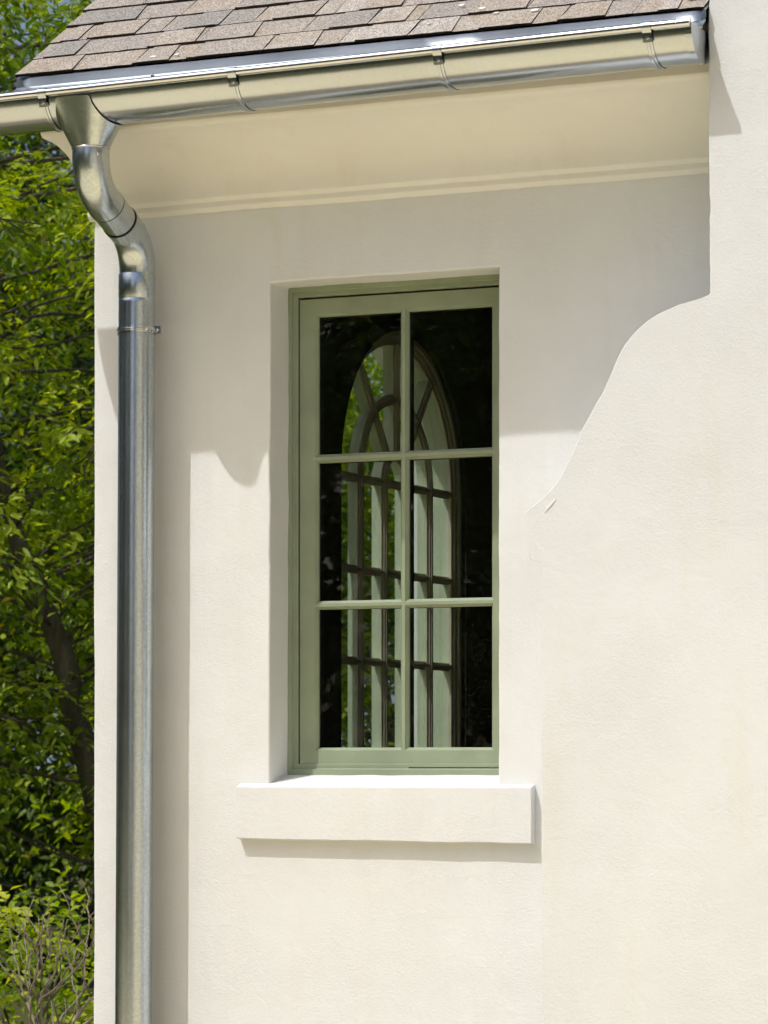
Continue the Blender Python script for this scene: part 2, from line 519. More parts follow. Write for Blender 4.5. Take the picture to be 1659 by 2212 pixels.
def front_wall():
    xs = spaced(0.0, 2.30, 0.035, (OX0, OX1))
    zs = spaced(0.0, 3.86, 0.035, (OZ0, OZ1))
    mb = MB()
    def jit(x, z):
        dy = 0.0016 * nz(x, 0, z, 2.3) + 0.0007 * nz(x, 4, z, 9)
        dx = dz = 0
        if OX0 - .001 <= x <= OX1 + .001 and OZ0 - .001 <= z <= OZ1 + .001:
            if abs(x - OX0) < 1e-4 or abs(x - OX1) < 1e-4:
                dx = 0.0022 * nz(x, 7, z, 6) + 0.0012 * nz(x, 2, z, 22) + (-0.0035 * (3.1 - z) / 1.5 if x < 1 else -0.001)
            if abs(z - OZ1) < 1e-4:
                dz = 0.0025 * nz(x, 7, z, 5) + 0.0012 * nz(x, 2, z, 22)
        if x < 1e-4:
            dx = 0.0025 * nz(0, 5, z, 3.0) - 0.002 * (3.2 - z) / 2.4
        return (x + dx, dy, z + dz)
    idx = {}
    for i, x in enumerate(xs):
        for j, z in enumerate(zs):
            idx[i, j] = len(mb.v); mb.v.append(jit(x, z))
    i0 = min(range(len(xs)), key=lambda i: abs(xs[i] - OX0)); i1 = min(range(len(xs)), key=lambda i: abs(xs[i] - OX1))
    j0 = min(range(len(zs)), key=lambda j: abs(zs[j] - OZ0)); j1 = min(range(len(zs)), key=lambda j: abs(zs[j] - OZ1))
    for i in range(len(xs) - 1):
        for j in range(len(zs) - 1):
            if i0 <= i < i1 and j0 <= j < j1: continue
            mb.f.append((idx[i, j], idx[i + 1, j], idx[i + 1, j + 1], idx[i, j + 1])); mb.m.append(0)
    # reveal, three rings deep
    loop = [(i, j0) for i in range(i0, i1)] + [(i1, j) for j in range(j0, j1)] + [(i, j1) for i in range(i1, i0, -1)] + [(i0, j) for j in range(j1, j0, -1)]
    prev = [idx[k] for k in loop]
    for d in (0.04, 0.09, 0.25):
        cur = []
        for k in loop:
            x, y, z = mb.v[idx[k]]
            cur.append(len(mb.v))
            mb.v.append((x + 0.0012 * nz(x, d * 9, z, 9), d, z + 0.0014 * nz(x, d * 7, z, 9)))
        for a in range(len(loop)):
            b = (a + 1) % len(loop)
            mb.f.append((prev[a], prev[b], cur[b], cur[a])); mb.m.append(0)
        prev = cur
    # the corner's short return
    ret = {}
    for d in (0.05, 0.30):
        for j in range(len(zs)):
            x, y, z = mb.v[idx[0, j]]
            ret[d, j] = len(mb.v); mb.v.append((x, d, z))
    for j in range(len(zs) - 1):
        mb.f.append((idx[0, j], idx[0, j + 1], ret[0.05, j + 1], ret[0.05, j])); mb.m.append(0)
        mb.f.append((ret[0.05, j], ret[0.05, j + 1], ret[0.30, j + 1], ret[0.30, j])); mb.m.append(0)
    o = mb.build('wall', M['stucco'], house, True)
    bevel(o, 0.007, 3, 40)
    # room side of the same wall
    mb = MB()
    Y = 0.25
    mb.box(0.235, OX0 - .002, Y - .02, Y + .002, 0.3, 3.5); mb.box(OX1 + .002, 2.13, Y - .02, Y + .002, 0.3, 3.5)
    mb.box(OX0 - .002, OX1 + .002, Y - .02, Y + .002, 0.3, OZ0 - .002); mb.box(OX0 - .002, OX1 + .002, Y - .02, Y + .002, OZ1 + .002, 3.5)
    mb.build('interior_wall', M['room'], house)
front_wall()

# ---- side wall with the arched opening
AC, AR, ASP, ABOT = 1.88, 0.555, 2.665, 1.02           # arch centre y, radius, springing z, bottom z
def arch_z(y, r):
    d = abs(y - AC)
    return ASP + math.sqrt(max(0.0, r * r - d * d))
def side_wall():
    mb = MB()
    ys = [0.30] + [AC - AR + 2 * AR * (0.5 - 0.5 * math.cos(math.pi * i / 36)) for i in range(37)] + [2.75, 4.0, 5.2]
    ri = AR + 0.02
    def col(x, y0, y1, mi):
        top0, top1 = min(roof_z(y0), roof_z(2.75) - PITCH * max(0, y0 - 2.75)) - .03, min(roof_z(y1), roof_z(2.75) - PITCH * max(0, y1 - 2.75)) - .03
        ins = y0 >= AC - AR - 1e-6 and y1 <= AC + AR + 1e-6
        if not ins:
            mb.quad((x, y0, 0), (x, y1, 0), (x, y1, top1), (x, y0, top0), mi)
        else:
            mb.quad((x, y0, 0), (x, y1, 0), (x, y1, ABOT), (x, y0, ABOT), mi)
            mb.quad((x, y0, arch_z(y0, AR)), (x, y1, arch_z(y1, AR)), (x, y1, top1), (x, y0, top0), mi)
    for a, b in zip(ys, ys[1:]):
        col(0.0, a, b, 0)
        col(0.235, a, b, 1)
    # reveal of the arch: white outside, interior shade painted in towards the room
    prof = [(AC - AR, ABOT)] + [(y, arch_z(y, AR)) for y in ys[1:38]] + [(AC + AR, ABOT)]
    for (y0, z0), (y1, z1) in zip(prof, prof[1:]):
        mb.quad((0, y0, z0), (0, y1, z1), (0.20, y1, z1), (0.20, y0, z0), 0)
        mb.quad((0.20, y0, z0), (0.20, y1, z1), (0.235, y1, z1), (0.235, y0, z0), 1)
    mb.quad((0, AC - AR, ABOT), (0, AC + AR, ABOT), (.235, AC + AR, ABOT), (.235, AC - AR, ABOT), 0)
    o = mb.build('side_wall', [M['stucco'], M['room']], house, normals=False)
    # the rest of the shell
    mb = MB(); mb.box(0.0, 2.3, 5.2, 5.5, 0, 3.75); mb.build('back_wall', M['stucco'], house)
    mb = MB(); mb.box(0.235, 2.13, 5.17, 5.199, 0.3, 3.5); mb.build('interior_back_wall', M['room_plaster'], house)
    mb = MB(); mb.box(0.235, 2.13, 0.25, 5.18, 3.50, 3.55); mb.build('ceiling', M['room_plaster'], house)
    mb = MB(); mb.box(0.235, 2.13, 0.25, 5.18, 0.25, 0.30); mb.build('interior_floor', M['room_floor'], house)
    mb = MB(); mb.box(2.13, 2.15, 0.25, 5.18, 0.25, 3.55); mb.build('interior_side_wall', M['room_plaster'], house)
side_wall()

# ---- projecting wall with its curved shoulder
PY = -0.375
def projecting_wall():
    key = [(2.1560, 6.6), (2.1542, 3.63), (2.1565, 3.2), (2.1578, 2.946), (2.1480, 2.9395), (2.1125, 2.9326), (2.0381, 2.9125), (1.9701, 2.8804), (1.9084, 2.8193),
           (1.8534, 2.7121), (1.8190, 2.6540), (1.7870, 2.5984), (1.7355, 2.4964), (1.7006, 2.4390), (1.6515, 2.3950), (1.6150, 2.3680), (1.6093, 2.3610),
           (1.6150, 2.3047), (1.6215, 2.2300), (1.6235, 2.2255), (1.6529, 2.2200), (1.6540, 2.2120), (1.6557, 2.1597), (1.6585, 1.4540), (1.6613, 0.9157), (1.664, 0.0)]
    P = [Vector((a, b)) for a, b in key]
    pts = []
    smooth_rng = range(5, 15)
    for i in range(len(P) - 1):
        a, b = P[i], P[i + 1]
        n = max(1, int((b - a).length / 0.022))
        for k in range(n):
            t = k / n
            if i in smooth_rng:
                p0, p3 = P[i - 1], P[i + 2]
                q = 0.5 * ((2 * a) + (b - p0) * t + (2 * p0 - 5 * a + 4 * b - p3) * t * t + (3 * a - p0 - 3 * b + p3) * t ** 3)
            else:
                q = a.lerp(b, t)
            x, z = q
            z += (0.0035 * nz(x, 8, z, 29) if 2.86 < z < 2.945 else 0)
            x += 0.0030 * nz(x * 2, 1, z, 11) + 0.0026 * nz(x, 3, z, 37)
            pts.append((x, z))
    pts.append(tuple(P[-1]))
    mb = MB()
    cols = [0, .02, .05, .1, .16, .24, .34, .46, .6, .8, 1.2, 1.8]
    XR = 4.6
    rows = []
    for x, z in pts:
        row = []
        for c in cols:
            xx = min(x + c, XR) if c < 1.8 else XR
            yy = PY + 0.0022 * nz(xx, 0, z, 2.0) + 0.0011 * nz(xx, 5, z, 8)
            row.append(len(mb.v)); mb.v.append((xx, yy, z))
        rows.append(row)
    for a, b in zip(rows, rows[1:]):
        for i in range(len(cols) - 1):
            mb.f.append((a[i], b[i], b[i + 1], a[i + 1])); mb.m.append(0)
    back = []
    for x, z in pts:
        r = []
        for d in (-0.33, -0.25, -0.12, 0.10):
            r.append(len(mb.v)); mb.v.append((x + 0.001 * nz(x, d * 8, z, 9), d, z))
        back.append(r)
    for k in range(len(pts) - 1):
        a, b = [rows[k][0]] + back[k], [rows[k + 1][0]] + back[k + 1]
        for i in range(4):
            mb.f.append((a[i], a[i + 1], b[i + 1], b[i])); mb.m.append(0)
    o = mb.build('projecting_wall', M['stucco_shoulder'], house, True)
    o['label'] = 'projecting white stucco wall with a curved shoulder right of the window'
    bevel(o, 0.006, 3, 40)
    mb = MB(); mb.box(2.155, 4.6, 0.10, 5.0, 0, 6.6); mb.build('main_block', M['stucco_shoulder'], house)
    # the little plaster lip at the foot of the curve
    mb = MB()
    A, B = Vector((1.6640, 2.3530)), Vector((1.7080, 2.3990))
    d = (B - A).normalized(); nrm = Vector((-d.y, d.x))
    nu, nv = 26, 10
    G = {}
    for i in range(nu + 1):
        for j in range(nv + 1):
            t, w = i / nu, max(0, (j - 1) / (nv - 1))
            rough = 0.0022 * nz(t, 1, 0, 11) + 0.0012 * nz(t, 1, 0, 31)
            p = A + d * ((B - A).length * t) + nrm * (rough * (1 - w) + w * 0.016)
            h = ((1 - w) ** .7) * 0.0042 * max(0, math.sin(math.pi * t)) ** 0.6 * (1 + .5 * nz(t, w, 3, 7)) - 0.0006 * w
            if j == 0: h = -0.004
            G[i, j] = len(mb.v); mb.v.append((p.x, PY + 0.0018 - h, p.y))
    for i in range(nu):
        for j in range(nv):
            mb.f.append((G[i, j], G[i + 1, j], G[i + 1, j + 1], G[i, j + 1])); mb.m.append(0)
    mb.build('plaster_lip', M['stucco_shoulder'], o, True)
projecting_wall()

# ---- the wing of the house that runs forward on the right, outside the frame: it lights the reveals and shows in the metal
mb = MB()
mb.box(6.3, 11.0, -15.0, 0.4, 0, 5.2); mb.box(6.0, 11.4, -15.4, 0.4, 5.2, 5.45)
mb.build('forward_wing', M['stucco_wing'], house)

# ---- cove cornice
def cornice():
    prof = [(-0.001, 3.350), (-0.004, 3.354), (-0.012, 3.362), (-0.015, 3.364), (-0.015, 3.380), (-0.017, 3.382), (-0.026, 3.389), (-0.030, 3.391)]
    # cove: steep at the foot, almost flat at the lip
    y0, z0, y1, z1 = -0.032, 3.392, -0.268, 3.560
    for i in range(1, 19):
        a = math.pi / 2 * i / 18
        prof.append((y0 + (y1 - y0) * (1 - math.cos(a)), z0 + (z1 - z0) * math.sin(a)))
    prof += [(-0.290, 3.562), (-0.300, 3.566), (-0.306, 3.574), (-0.307, 3.60), (-0.307, 3.715), (-0.02, 3.84)]
    xs = spaced(-0.015, 2.1535, 0.06)
    mb = MB()
    rows = []
    for k, x in enumerate(xs):
        r = []
        for (y, z) in prof:
            r.append(len(mb.v))
            mb.v.append((x, y + 0.0015 * nz(x, y * 3, z, 3.1), z + 0.0018 * nz(x, y * 3, z, 2.7)))
        rows.append(r)
    for a, b in zip(rows, rows[1:]):
        for i in range(len(prof) - 1):
            mb.f.append((a[i], b[i], b[i + 1], a[i + 1])); mb.m.append(0)
    mb.f.append(tuple(rows[0])); mb.m.append(0)
    mb.f.append(tuple(rows[-1])[::-1]); mb.m.append(0)
    o = mb.build('cornice', M['stucco_trim'], house, True)
    sharp(o, 24)
    bevel(o, 0.0025, 2, 24)
cornice()

# ---- window sill
def sill():
    mb = MB()
    x0, x1 = 0.514, 1.489
    xs = spaced(x0, x1, 0.03)
    G = []
    prof = [(0.03, 1.418), (-0.030, 1.420), (-0.030, 1.50), (-0.030, 1.581), (0.004, 1.590), (0.03, 1.592)]
    for i, x in enumerate(xs):
        r = []
        for (y, z) in prof:
            r.append(len(mb.v))
            mb.v.append((x, y + 0.0012 * nz(x, 0, z, 7), z + 0.0022 * nz(x, y, z, 5) + 0.0012 * nz(x, y, z, 21) - (0.006 * (x - x0) if z < 1.45 else -0.001 * (x - x0))))
        G.append(r)
    for a, b in zip(G, G[1:]):
        for i in range(len(prof) - 1):
            mb.f.append((a[i], b[i], b[i + 1], a[i + 1])); mb.m.append(0)
    mb.f.append(tuple(G[0])); mb.m.append(0); mb.f.append(tuple(G[-1])[::-1]); mb.m.append(0)
    # sloped bed inside the opening
    xs = spaced(OX0 - .01, OX1 + .01, 0.03); ysl = [0.006, 0.016, 0.045, 0.075, 0.11, 0.16]
    H = {}
    for i, x in enumerate(xs):
        for j, y in enumerate(ysl):
            H[i, j] = len(mb.v); mb.v.append((x, y, (1.589 + 0.21 * y + 0.002 * nz(x, y, 0, 14)) if j else 1.575))
    for i in range(len(xs) - 1):
        for j in range(len(ysl) - 1):
            mb.f.append((H[i, j], H[i + 1, j], H[i + 1, j + 1], H[i, j + 1])); mb.m.append(0)
    o = mb.build('window_sill', M['stucco'], house, True)
    bevel(o, 0.004, 3, 40)
sill()

# ---- casement window
def casement():
    X0, X1, Z0, Z1 = 0.606, 1.384, 1.612, 3.130
    def ring(mb, prof, mi=0):
        for (i0, y0), (i1, y1) in zip(prof, prof[1:]):
            a = [(X0 + i0, y0, Z0 + i0), (X1 - i0, y0, Z0 + i0), (X1 - i0, y0, Z1 - i0), (X0 + i0, y0, Z1 - i0)]
            b = [(X0 + i1, y1, Z0 + i1), (X1 - i1, y1, Z0 + i1), (X1 - i1, y1, Z1 - i1), (X0 + i1, y1, Z1 - i1)]
            for k in range(4):
                q = (k + 1) % 4
                mb.quad(a[k], a[q], b[q], b[k], mi)
    mb = MB()
    ring(mb, [(0.0, 0.24), (0.0, 0.128), (0.002, 0.126), (0.021, 0.126), (0.0225, 0.128), (0.0225, 0.136), (0.0240, 0.1375), (0.037, 0.1375), (0.0385, 0.139), (0.0385, 0.200), (0.058, 0.200), (0.058, 0.24)])
    win = mb.build('casement_window', M['green'], house)
    win['label'] = 'sage green six-pane casement window set deep in the stucco wall'
    SX0, SX1, SZ0, SZ1 = 0.6495, 1.3405, 1.6420, 3.0850
    YF, YB, YG = 0.142, 0.154, 0.162
    colsI = [(0.708, 0.9865), (1.0135, 1.2880)]
    rowsI = [(1.700, 2.1265), (2.1525, 2.5790), (2.6050, 3.0300)]
    bw = 0.0085
    colsO = [(a - bw, b + bw) for a, b in colsI]; rowsO = [(a - bw, b + bw) for a, b in rowsI]
    mats = [M['green'], M['spacer']]
    def side(mb, ci, ri, which):
        ax, bx = colsO[ci]; az, bz = rowsO[ri]; cx, dx = colsI[ci]; cz, dz = rowsI[ri]
        O = [(ax, az), (bx, az), (bx, bz), (ax, bz)]; I = [(cx, cz), (dx, cz), (dx, dz), (cx, dz)]
        k = {'b': 0, 'r': 1, 't': 2, 'l': 3}[which]; q = (k + 1) % 4
        P = lambda p, y: (p[0], y, p[1])
        mb.quad(P(O[k], YF), P(O[q], YF), P(I[q], YB), P(I[k], YB))
        mb.quad(P(I[k], YB), P(I[q], YB), P(I[q], YG), P(I[k], YG))
        mb.quad(P(I[k], YG), P(I[q], YG), P(I[q], .192), P(I[k], .192), 1)
    def face(mb, x0, x1, z0, z1, box=True):
        mb.quad((x0, YF, z0), (x1, YF, z0), (x1, YF, z1), (x0, YF, z1))
        mb.quad((x0, .192, z0), (x1, .192, z0), (x1, .192, z1), (x0, .192, z1))
    def edge(mb, a, b):
        mb.quad((a[0], YF, a[1]), (b[0], YF, b[1]), (b[0], .192, b[1]), (a[0], .192, a[1]))
    for s, (fa, fb) in (('l', (SX0, colsO[0][0])), ('r', (colsO[1][1], SX1))):
        mb = MB(); face(mb, fa, fb, SZ0, SZ1)
        for r in range(3): side(mb, 0 if s == 'l' else 1, r, s)
        x = fa if s == 'l' else fb
        edge(mb, (x, SZ0), (x, SZ1)); edge(mb, (fa, SZ0), (fb, SZ0)); edge(mb, (fa, SZ1), (fb, SZ1))
        mb.build('stile', mats, win, normals=False)
    for s, (fa, fb) in (('b', (SZ0, rowsO[0][0])), ('t', (rowsO[2][1], SZ1))):
        mb = MB(); face(mb, colsO[0][0], colsO[1][1], fa, fb)
        for c in range(2): side(mb, c, 0 if s == 'b' else 2, s)
        z = fa if s == 'b' else fb
        edge(mb, (colsO[0][0], z), (colsO[1][1], z))
        mb.build('rail', mats, win, normals=False)
    mb = MB(); face(mb, colsO[0][1], colsO[1][0], rowsO[0][0], rowsO[2][1])
    for r in range(3): side(mb, 0, r, 'r'); side(mb, 1, r, 'l')
    mb.build('vertical_muntin', mats, win, normals=False)
    for r in range(2):
        for c in range(2):
            mb = MB(); face(mb, colsO[c][0], colsO[c][1], rowsO[r][1], rowsO[r + 1][0])
            side(mb, c, r, 't'); side(mb, c, r + 1, 'b')
            mb.build('horizontal_muntin', mats, win, normals=False)
    for c in range(2):
        for r in range(3):
            mb = MB(); a, b = colsI[c]; e, f = rowsI[r]
            mb.box(a - .002, b + .002, YG, YG + .006, e - .002, f + .002)
            p = mb.build('pane', M['glass'], win)
            p.rotation_euler = (0, 0, 0)
    # thin gap seal between frame and sash
    mb = MB()
    mb.box(SX0 - .006, SX0 + .01, .172, .199, SZ0, SZ1); mb.box(SX1 - .01, SX1 + .006, .172, .199, SZ0, SZ1)
    mb.box(SX0, SX1, .172, .199, SZ1 - .01, SZ1 + .007); mb.box(SX0, SX1, .172, .199, SZ0 - .006, SZ0 + .01)
    mb.build('weather_seal', M['spacer'], win)
    # metal drip strip under the sash
    mb = MB(); mb.box(1.02, 1.345, 0.1372, 0.143, 1.6365, 1.6395); mb.build('sill_strip', M['zinc_bright'], win)
    return win
win = casement()

# ---- arched window in the side wall, seen through the room
def arched_window():
    W = 0.510; rm = 0.308; rh = 0.104
    def sweep(mb, path, prof, closed=False):
        """prof: list of (offset across the bar in y/z plane, x)"""
        rows = []
        n = len(path)
        for i, (y, z) in enumerate(path):
            a = path[max(i - 1, 0)]; b = path[min(i + 1, n - 1)]
            t = Vector((b[0] - a[0], b[1] - a[1])).normalized(); nr = Vector((-t.y, t.x))
            r = []
            for (o, x, mi) in prof:
                r.append(len(mb.v)); mb.v.append((x, y + nr.x * o, z + nr.y * o))
            rows.append(r)
        k = len(prof)
        for a, b in zip(rows, rows[1:]):
            for i in range(k):
                j = (i + 1) % k
                mb.f.append((a[i], b[i], b[j], a[j])); mb.m.append(prof[i][2])
        mb.f.append(tuple(rows[0])); mb.m.append(0); mb.f.append(tuple(rows[-1])[::-1]); mb.m.append(0)
    def barprof(hw, x0, x1):
        # pale square outer half, moulded taupe inner half
        return [(-hw * .80, x0, 0), (-hw * .80, x1 - .020, 1), (-hw, x1 - .019, 1), (-hw, x1 - .014, 1), (-hw * .62, x1 - .013, 1), (-hw * .62, x1 - .006, 1), (-hw * .30, x1 - .005, 1), (-hw * .30, x1, 1),
                (hw * .30, x1, 1), (hw * .30, x1 - .005, 1), (hw * .62, x1 - .006, 1), (hw * .62, x1 - .013, 1), (hw, x1 - .014, 1), (hw, x1 - .019, 1), (hw * .80, x1 - .020, 0), (hw * .80, x0, 0)]
    mats = [M['pale_green'], M['taupe']]
    def arc(r, a0=180, a1=0, n=40):
        return [(AC + r * math.cos(R(a0 + (a1 - a0) * i / n)), ASP + r * math.sin(R(a0 + (a1 - a0) * i / n))) for i in range(n + 1)]
    XB0, XB1 = 0.150, 0.205
    # outer frame: deep pale jamb plus moulding
    mb = MB()
    path = [(AC - W - .022, ABOT)] + [(y, z) for y, z in arc(W + .022)] + [(AC + W + .022, ABOT)]
    sweep(mb, path, [(-.020, 0.110, 0), (-.020, 0.18, 1), (-.026, 0.185, 1), (-.026, .195, 1), (-.012, .197, 1), (-.012, .204, 1), (.004, .206, 1), (.004, .215, 1), (.034, .215, 0), (.034, .110, 0)])
    mb.box(0.06, 0.21, AC - W, AC + W, ABOT, ABOT + .05)
    fr = mb.build('arched_window', mats, house, normals=True)
    fr['label'] = 'round-headed fanlight window on the far side of the room, seen through the panes'
    pane_w = 2 * W / 5
    ym = [AC - W + pane_w * k for k in range(1, 5)]
    zt = [ASP, ASP - .325, ASP - .65, ASP - .975, ASP - 1.30]
    for y in ym:
        mb = MB(); sweep(mb, [(y, ABOT + .05), (y, ASP)], barprof(.0195, XB0, XB1)); mb.build('glazing_bar', mats, fr)
    for z in zt:
        mb = MB(); sweep(mb, [(AC - W, z), (AC + W, z)], barprof(.0150, XB0 + .008, XB1 - .004)); mb.build('transom_bar', mats, fr)
    for r in (rm, rh):
        mb = MB(); sweep(mb, arc(r), barprof(.0195, XB0, XB1)); mb.build('curved_bar', mats, fr)
    for a in (52, 90, 128):
        c, s = math.cos(R(a)), math.sin(R(a))
        mb = MB(); sweep(mb, [(AC + rh * c, ASP + rh * s), (AC + W * c, ASP + W * s)], barprof(.0185, XB0 - .001, XB1 + .0015)); mb.build('radial_bar', mats, fr)
    yl = [AC - W] + ym + [AC + W]
    for a, b in zip(yl, yl[1:]):
        zz = [ABOT + .04] + zt[::-1]
        for e, f in zip(zz, zz[1:]):
            if f - e < .1: continue
            mb = MB(); mb.box(.176, .179, a, b, e, f); mb.build('pane', M['glass_far'], fr)
    mb = MB()
    ar = arc(W + .005)
    mb.poly([(.179, y, z) for y, z in ar]); mb.poly([(.176, y, z) for y, z in ar][::-1])
    o = mb.build('fanlight_pane', M['glass_far'], fr, normals=False)
arched_window()

# ---- roof
roof_deck = MB()
RX0, RX1 = -0.040, 2.1532
RY = 2.75
def roof_pt(x, s, h):
    return (x, EY + s * SC - h * SS, EZ + s * SS + h * SC)
SL = (RY - EY) / SC
roof_deck.quad(roof_pt(RX0 + .004, .008, -.003), roof_pt(RX1, .008, -.003), roof_pt(RX1, SL, -.003), roof_pt(RX0 + .004, SL, -.003))
roof_deck.quad(roof_pt(RX0 + .004, .02, -.03), roof_pt(RX1, .02, -.03), roof_pt(RX1, SL, -.03), roof_pt(RX0 + .004, SL, -.03))
roof_deck.quad(roof_pt(RX0 + .004, .008, -.003), roof_pt(RX0 + .004, SL, -.003), roof_pt(RX0 + .004, SL, -.03), roof_pt(RX0 + .004, .02, -.03))
zr = roof_z(RY)
roof_deck.quad((RX0, RY, zr), (RX1, RY, zr), (RX1, 5.9, zr - PITCH * (5.9 - RY)), (RX0, 5.9, zr - PITCH * (5.9 - RY)))
roof = roof_deck.build('roof', M['deck'], house)
roof['label'] = 'brown and grey asphalt shingle roof slope'

EXPO = 0.125
def shingles():
    rnd = random.Random(21)
    NC = 30
    tones_stuff = MB(); ts = []
    for k in range(NC):
        x = RX0 - .004
        first = True
        while x < RX1 - 0.02:
            w = rnd.uniform(0.15, 0.33)
            if first: w = rnd.uniform(0.07, 0.26)
            if x + w > RX1 - 0.09: w = RX1 - x - .001
            first = False
            mb = MB(); tone = []
            t0 = rnd.choice([0.12, 0.25, 0.4, 0.5, 0.55, 0.62, 0.75, 0.85, 1.0]) + rnd.uniform(-.06, .06)
            s0 = k * EXPO + rnd.uniform(-.0015, .0015); s1 = (k + 1) * EXPO + .028
            jl, jr = rnd.uniform(-.003, .003), rnd.uniform(-.003, .003)
            xa, xb = x + .0013, x + w - .0013
            ht, hb, ut, ub = .0105, .0060, .0048, .0002
            nseg = max(2, int(w / .022))
            def plate(xa, xb, s0, s1, h0, h1, u0, u1, t, seg):
                # top surface split so the cut lower edge can be ragged
                lo = [xa + (xb - xa) * i / seg for i in range(seg + 1)]
                ed = [rnd.uniform(-.0012, .0012) for _ in lo]
                hh = [rnd.uniform(-.0006, .0006) for _ in lo]
                for i in range(seg):
                    a, b = lo[i], lo[i + 1]
                    ka = jl if i == 0 else 0; kb = jr if i == seg - 1 else 0
                    mb.quad(roof_pt(a, s0 + ed[i], h0 + hh[i]), roof_pt(b, s0 + ed[i + 1], h0 + hh[i + 1]), roof_pt(b + kb, s1, u0), roof_pt(a + ka, s1, u0), 0); tone.append(t)
                    mb.quad(roof_pt(a, s0 + ed[i] + .001, h1), roof_pt(b, s0 + ed[i + 1] + .001, h1), roof_pt(b, s0 + ed[i + 1], h0 + hh[i + 1]), roof_pt(a, s0 + ed[i], h0 + hh[i]), 1); tone.append(t)
                mb.quad(roof_pt(xa, s0, h1), roof_pt(xa, s0, h0), roof_pt(xa + jl, s1, u0), roof_pt(xa + jl, s1, u1), 1); tone.append(t)
                mb.quad(roof_pt(xb, s0, h1), roof_pt(xb, s0, h0), roof_pt(xb + jr, s1, u0), roof_pt(xb + jr, s1, u1), 1); tone.append(t)
            plate(xa, xb, s0, s1, ht, hb, ut, ub, t0, nseg)
            if w > .12 and rnd.random() < .85:
                # the second laminated layer: a wedge of another tone under which the shadow line is thicker
                f0 = rnd.choice([0, 0, rnd.uniform(.2, .45)]); f1 = rnd.choice([1, rnd.uniform(.6, .8)])
                xo, xp = xa + (xb - xa) * f0, xa + (xb - xa) * f1
                t1 = t0 + rnd.choice([-.32, -.2, .18, .3]); t1 = min(1.05, max(.03, t1))
                sv = jl, jr; jl = rnd.uniform(.0, .02); jr = -rnd.uniform(.0, .02)
                plate(xo, xp, s0 - .001, s0 + EXPO - .002, ht + .0042, hb, .0092, ut, t1, max(2, int((xp - xo) / .022)))
            if k < 9:
                o = mb.build('shingle', [M['shingle'], M['asphalt_edge']], roof, normals=False)
                at = o.data.attributes.new('tone', 'FLOAT', 'FACE')
                at.data.foreach_set('value', tone)
            else:
                n = len(tones_stuff.v)
                tones_stuff.v += mb.v; tones_stuff.f += [tuple(i + n for i in f) for f in mb.f]; tones_stuff.m += mb.m; ts += tone
            x += w
    o = tones_stuff.build('upper_shingles', [M['shingle'], M['asphalt_edge']], roof, normals=False)
    at = o.data.attributes.new('tone', 'FLOAT', 'FACE'); at.data.foreach_set('value', ts)
    o['kind'] = 'stuff'
    # white lichen or paint spots
    for sx, ss, r in ((1.36, .19, .006), (1.42, .23, .008), (1.50, .10, .005), (1.44, .15, .007), (1.53, .21, .005), (1.62, .09, .008), (1.60, .20, .006), (1.30, .07, .004), (.42, .03, .006), (.50, .028, .005), (1.55, .24, .007)):
        mb = MB(); n = 9
        ring = [roof_pt(sx + r * (1.6 + rnd.uniform(-.4, .4)) * math.cos(2 * math.pi * i / n), ss + r * (1 + rnd.uniform(-.3, .3)) * math.sin(2 * math.pi * i / n), .0165) for i in range(n)]
        low = [tuple(Vector(p) - Vector((0, -SS, SC)) * .008) for p in ring]
        mb.poly(ring)
        for i in range(n): mb.quad(ring[i], ring[(i + 1) % n], low[(i + 1) % n], low[i])
        mb.build('lichen_spot', M['white_spot'], roof)
shingles()

def drip_edge():
    mb = MB()
    # (y, z) relative to the eave line: flange under shingles, face, kick-out, hem
    prof = [(0.12, EZ + 0.12 * PITCH - .003), (0.006, EZ + 0.0025), (0.004, EZ + 0.001), (0.0024, EZ - 0.027), (0.000, EZ - 0.030), (-0.026, EZ - 0.048), (-0.0258, EZ - 0.0535), (-0.022, EZ - 0.0550)]
    xs = spaced(RX0 - .004, RX1, 0.05)
    rows = []
    for x in xs:
        r = []
        for i, (y, z) in enumerate(prof):
            r.append(len(mb.v)); mb.v.append((x, EY + y + (0.0012 * nz(x, i, 0, 4) if i > 1 else 0), z + (0.0014 * nz(x, 3, i, 3) if i > 3 else 0)))
        rows.append(r)
    for a, b in zip(rows, rows[1:]):
        for i in range(len(prof) - 1):
            mb.f.append((a[i], b[i], b[i + 1], a[i + 1])); mb.m.append(0)
    o = mb.build('drip_edge', M['zinc_flash'], roof, True, normals=False)
    sharp(o, 30)
    sm = o.modifiers.new('gauge', 'SOLIDIFY'); sm.thickness = 0.0012; sm.offset = 0
    # white turned-up end at the rake
    mb = MB(); mb.box(RX0 - .006, RX0 + .0, EY - .026, EY + .0, EZ - .056, EZ - .044); mb.build('drip_edge_end', M['zinc_bright'], o)
    for x, dz in ((0.435, -.040), (0.30, -.050), (1.33, -.040), (1.72, -.038)):
        mb = MB(); mb.tube([(x, EY - .012, EZ + dz), (x, EY - .022, EZ + dz + .008)], [.0065, .004], 10); mb.build('screw', M['zinc_bright'], o, True)
drip_edge()
# bent step flashing where the roof meets the projecting wall
mb = MB()
P = [roof_pt(2.085, .055, .0165), roof_pt(2.150, .060, .0165), roof_pt(2.150, .33, .012), roof_pt(2.105, .30, .014)]
mb.poly(P); mb.quad(P[1], P[2], (2.150, P[2][1] - .01, P[2][2] + .12), (2.150, P[1][1] - .01, P[1][2] + .12))
o = mb.build('step_flashing', M['zinc_flash'], roof); sm = o.modifiers.new('gauge', 'SOLIDIFY'); sm.thickness = .002

